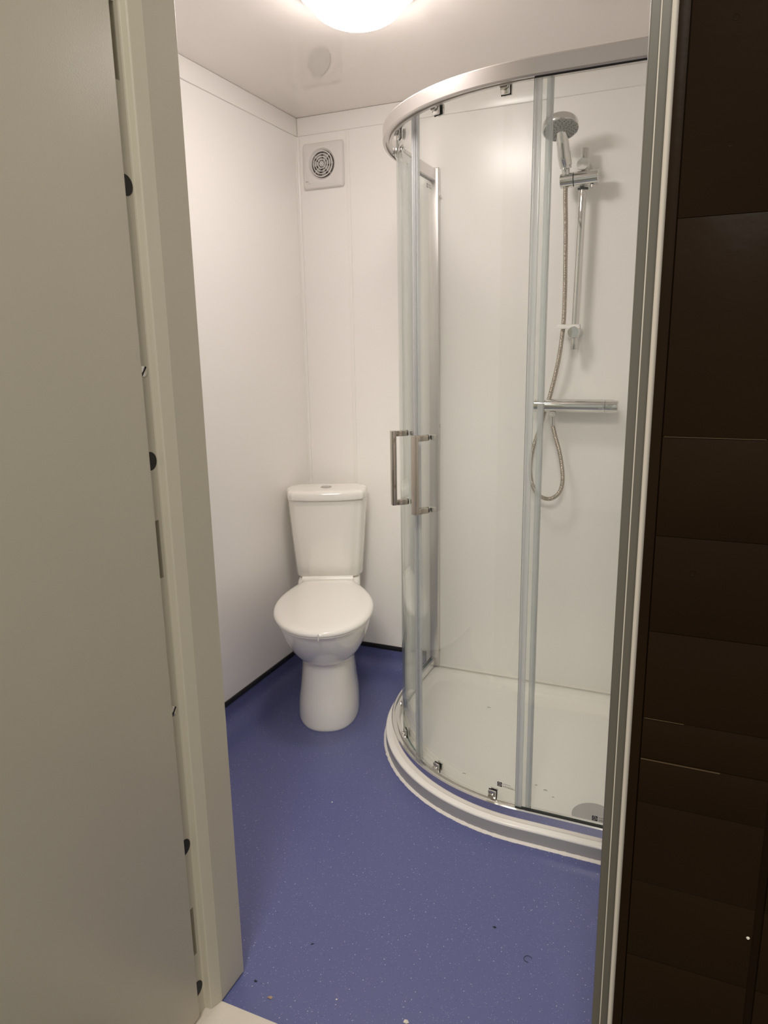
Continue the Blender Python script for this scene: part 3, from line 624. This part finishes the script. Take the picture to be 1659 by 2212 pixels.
MB().tube([(0.9870, my, mz-0.0185), (0.9870, my, mz-0.0235), (0.9870, my, mz-0.024), (0.9870, my, mz-0.0325), (0.9870, my, mz-0.033), (0.9872, my, mz-0.037)], [0.0085, 0.0085, 0.0120, 0.0120, 0.0095, 0.0085], 6).build('outlet_nut', m_chrome, mx_, angle=20, matrix=MM)
MB().tube([(0.9872, my, mz-0.037), (0.9882, -0.068, 1.022)], [0.0076, 0.0078], 18).build('hose_ferrule', m_chrome, mx_, matrix=MM)

# ------------------------------------------------------------------ scraps lying on the floor
def scrap(name, x, y, m, pts, h, label, cat, z=0.0004):
    top = [(x+a, y+b, z+h*(0.6+0.4*math.sin(i*2.1))) for i, (a, b) in enumerate(pts)]; bot = [(x+a*0.9, y+b*0.9, z) for a, b in pts]
    o = MB().loft([bot, top]).build(name, m, smooth=False); o['label'] = label; o['category'] = cat
scrap('leaf_scrap', 0.724, -1.528, m_leaf, [(-0.0055, -0.0015), (-0.001, -0.003), (0.005, -0.002), (0.006, 0.002), (0.001, 0.0035), (-0.003, 0.0015)], 0.0016, 'small tan leaf scrap on the blue floor by the door sill', 'debris')
scrap('grit', 0.676, -1.506, m_dark, [(-0.003, -0.002), (0.002, -0.001), (0.0035, 0.0015), (0.001, 0.001), (-0.002, 0.002)], 0.002, 'curled dark crumb on the floor nearest the left door jamb', 'debris')
scrap('grit', 0.739, -1.376, m_dark, [(-0.003, -0.003), (0.0, -0.0008), (0.004, 0.003), (0.0, 0.002), (-0.0018, 0.0003)], 0.0012, 'thin dark fleck on the floor further in from the curled crumb', 'debris')
scrap('grit', 1.099, -1.176, m_dark, [(-0.004, -0.001), (0.001, -0.002), (0.0045, 0.0), (0.002, 0.002), (-0.002, 0.0012)], 0.0015, 'dark scrap on the floor in front of the curved tray', 'debris')
scrap('chip', 0.542, -0.903, m_white, [(-0.0025, -0.0015), (0.002, -0.002), (0.0028, 0.001), (0, 0.0022)], 0.0012, 'small white chip on the floor in front of the toilet', 'debris')
scrap('chip', 0.852, -1.480, m_white, [(-0.0018, -0.0015), (0.0016, -0.001), (0.002, 0.0015), (-0.001, 0.0018)], 0.0012, 'tiny white chip on the floor right of the tan leaf scrap', 'debris')
scrap('chip', 0.296, -1.078, m_white, [(-0.004, -0.003), (0.003, -0.004), (0.005, 0.002), (-0.001, 0.004)], 0.003, 'white chip on the floor beside the left door jamb edge', 'debris')
scrap('paint_flake', 1.001, -1.472, m_sill, [(-0.005, -0.004), (0.002, -0.005), (0.006, 0.0), (0.001, 0.004), (-0.004, 0.002)], 0.003, 'pale flake on the floor at the bottom edge of the view', 'debris')
P_ = [(1.188+0.0085*math.cos(a), -1.234+0.0085*math.sin(a), 0.0010) for a in [0.4+4.6*k/24 for k in range(25)]]
o = MB().tube(P_, 0.0005, 6).build('hair', m_dark); tag(o, 'dark curled hair on the floor near the right door jamb', 'debris')
P_ = [(1.305+0.010*math.cos(a), -1.045+0.016*math.sin(a), 0.0010) for a in [-0.6+1.8*k/14 for k in range(15)]]
o = MB().tube(P_, 0.0007, 6).build('thread', m_white); tag(o, 'short white thread on the floor below the tray at right', 'debris')
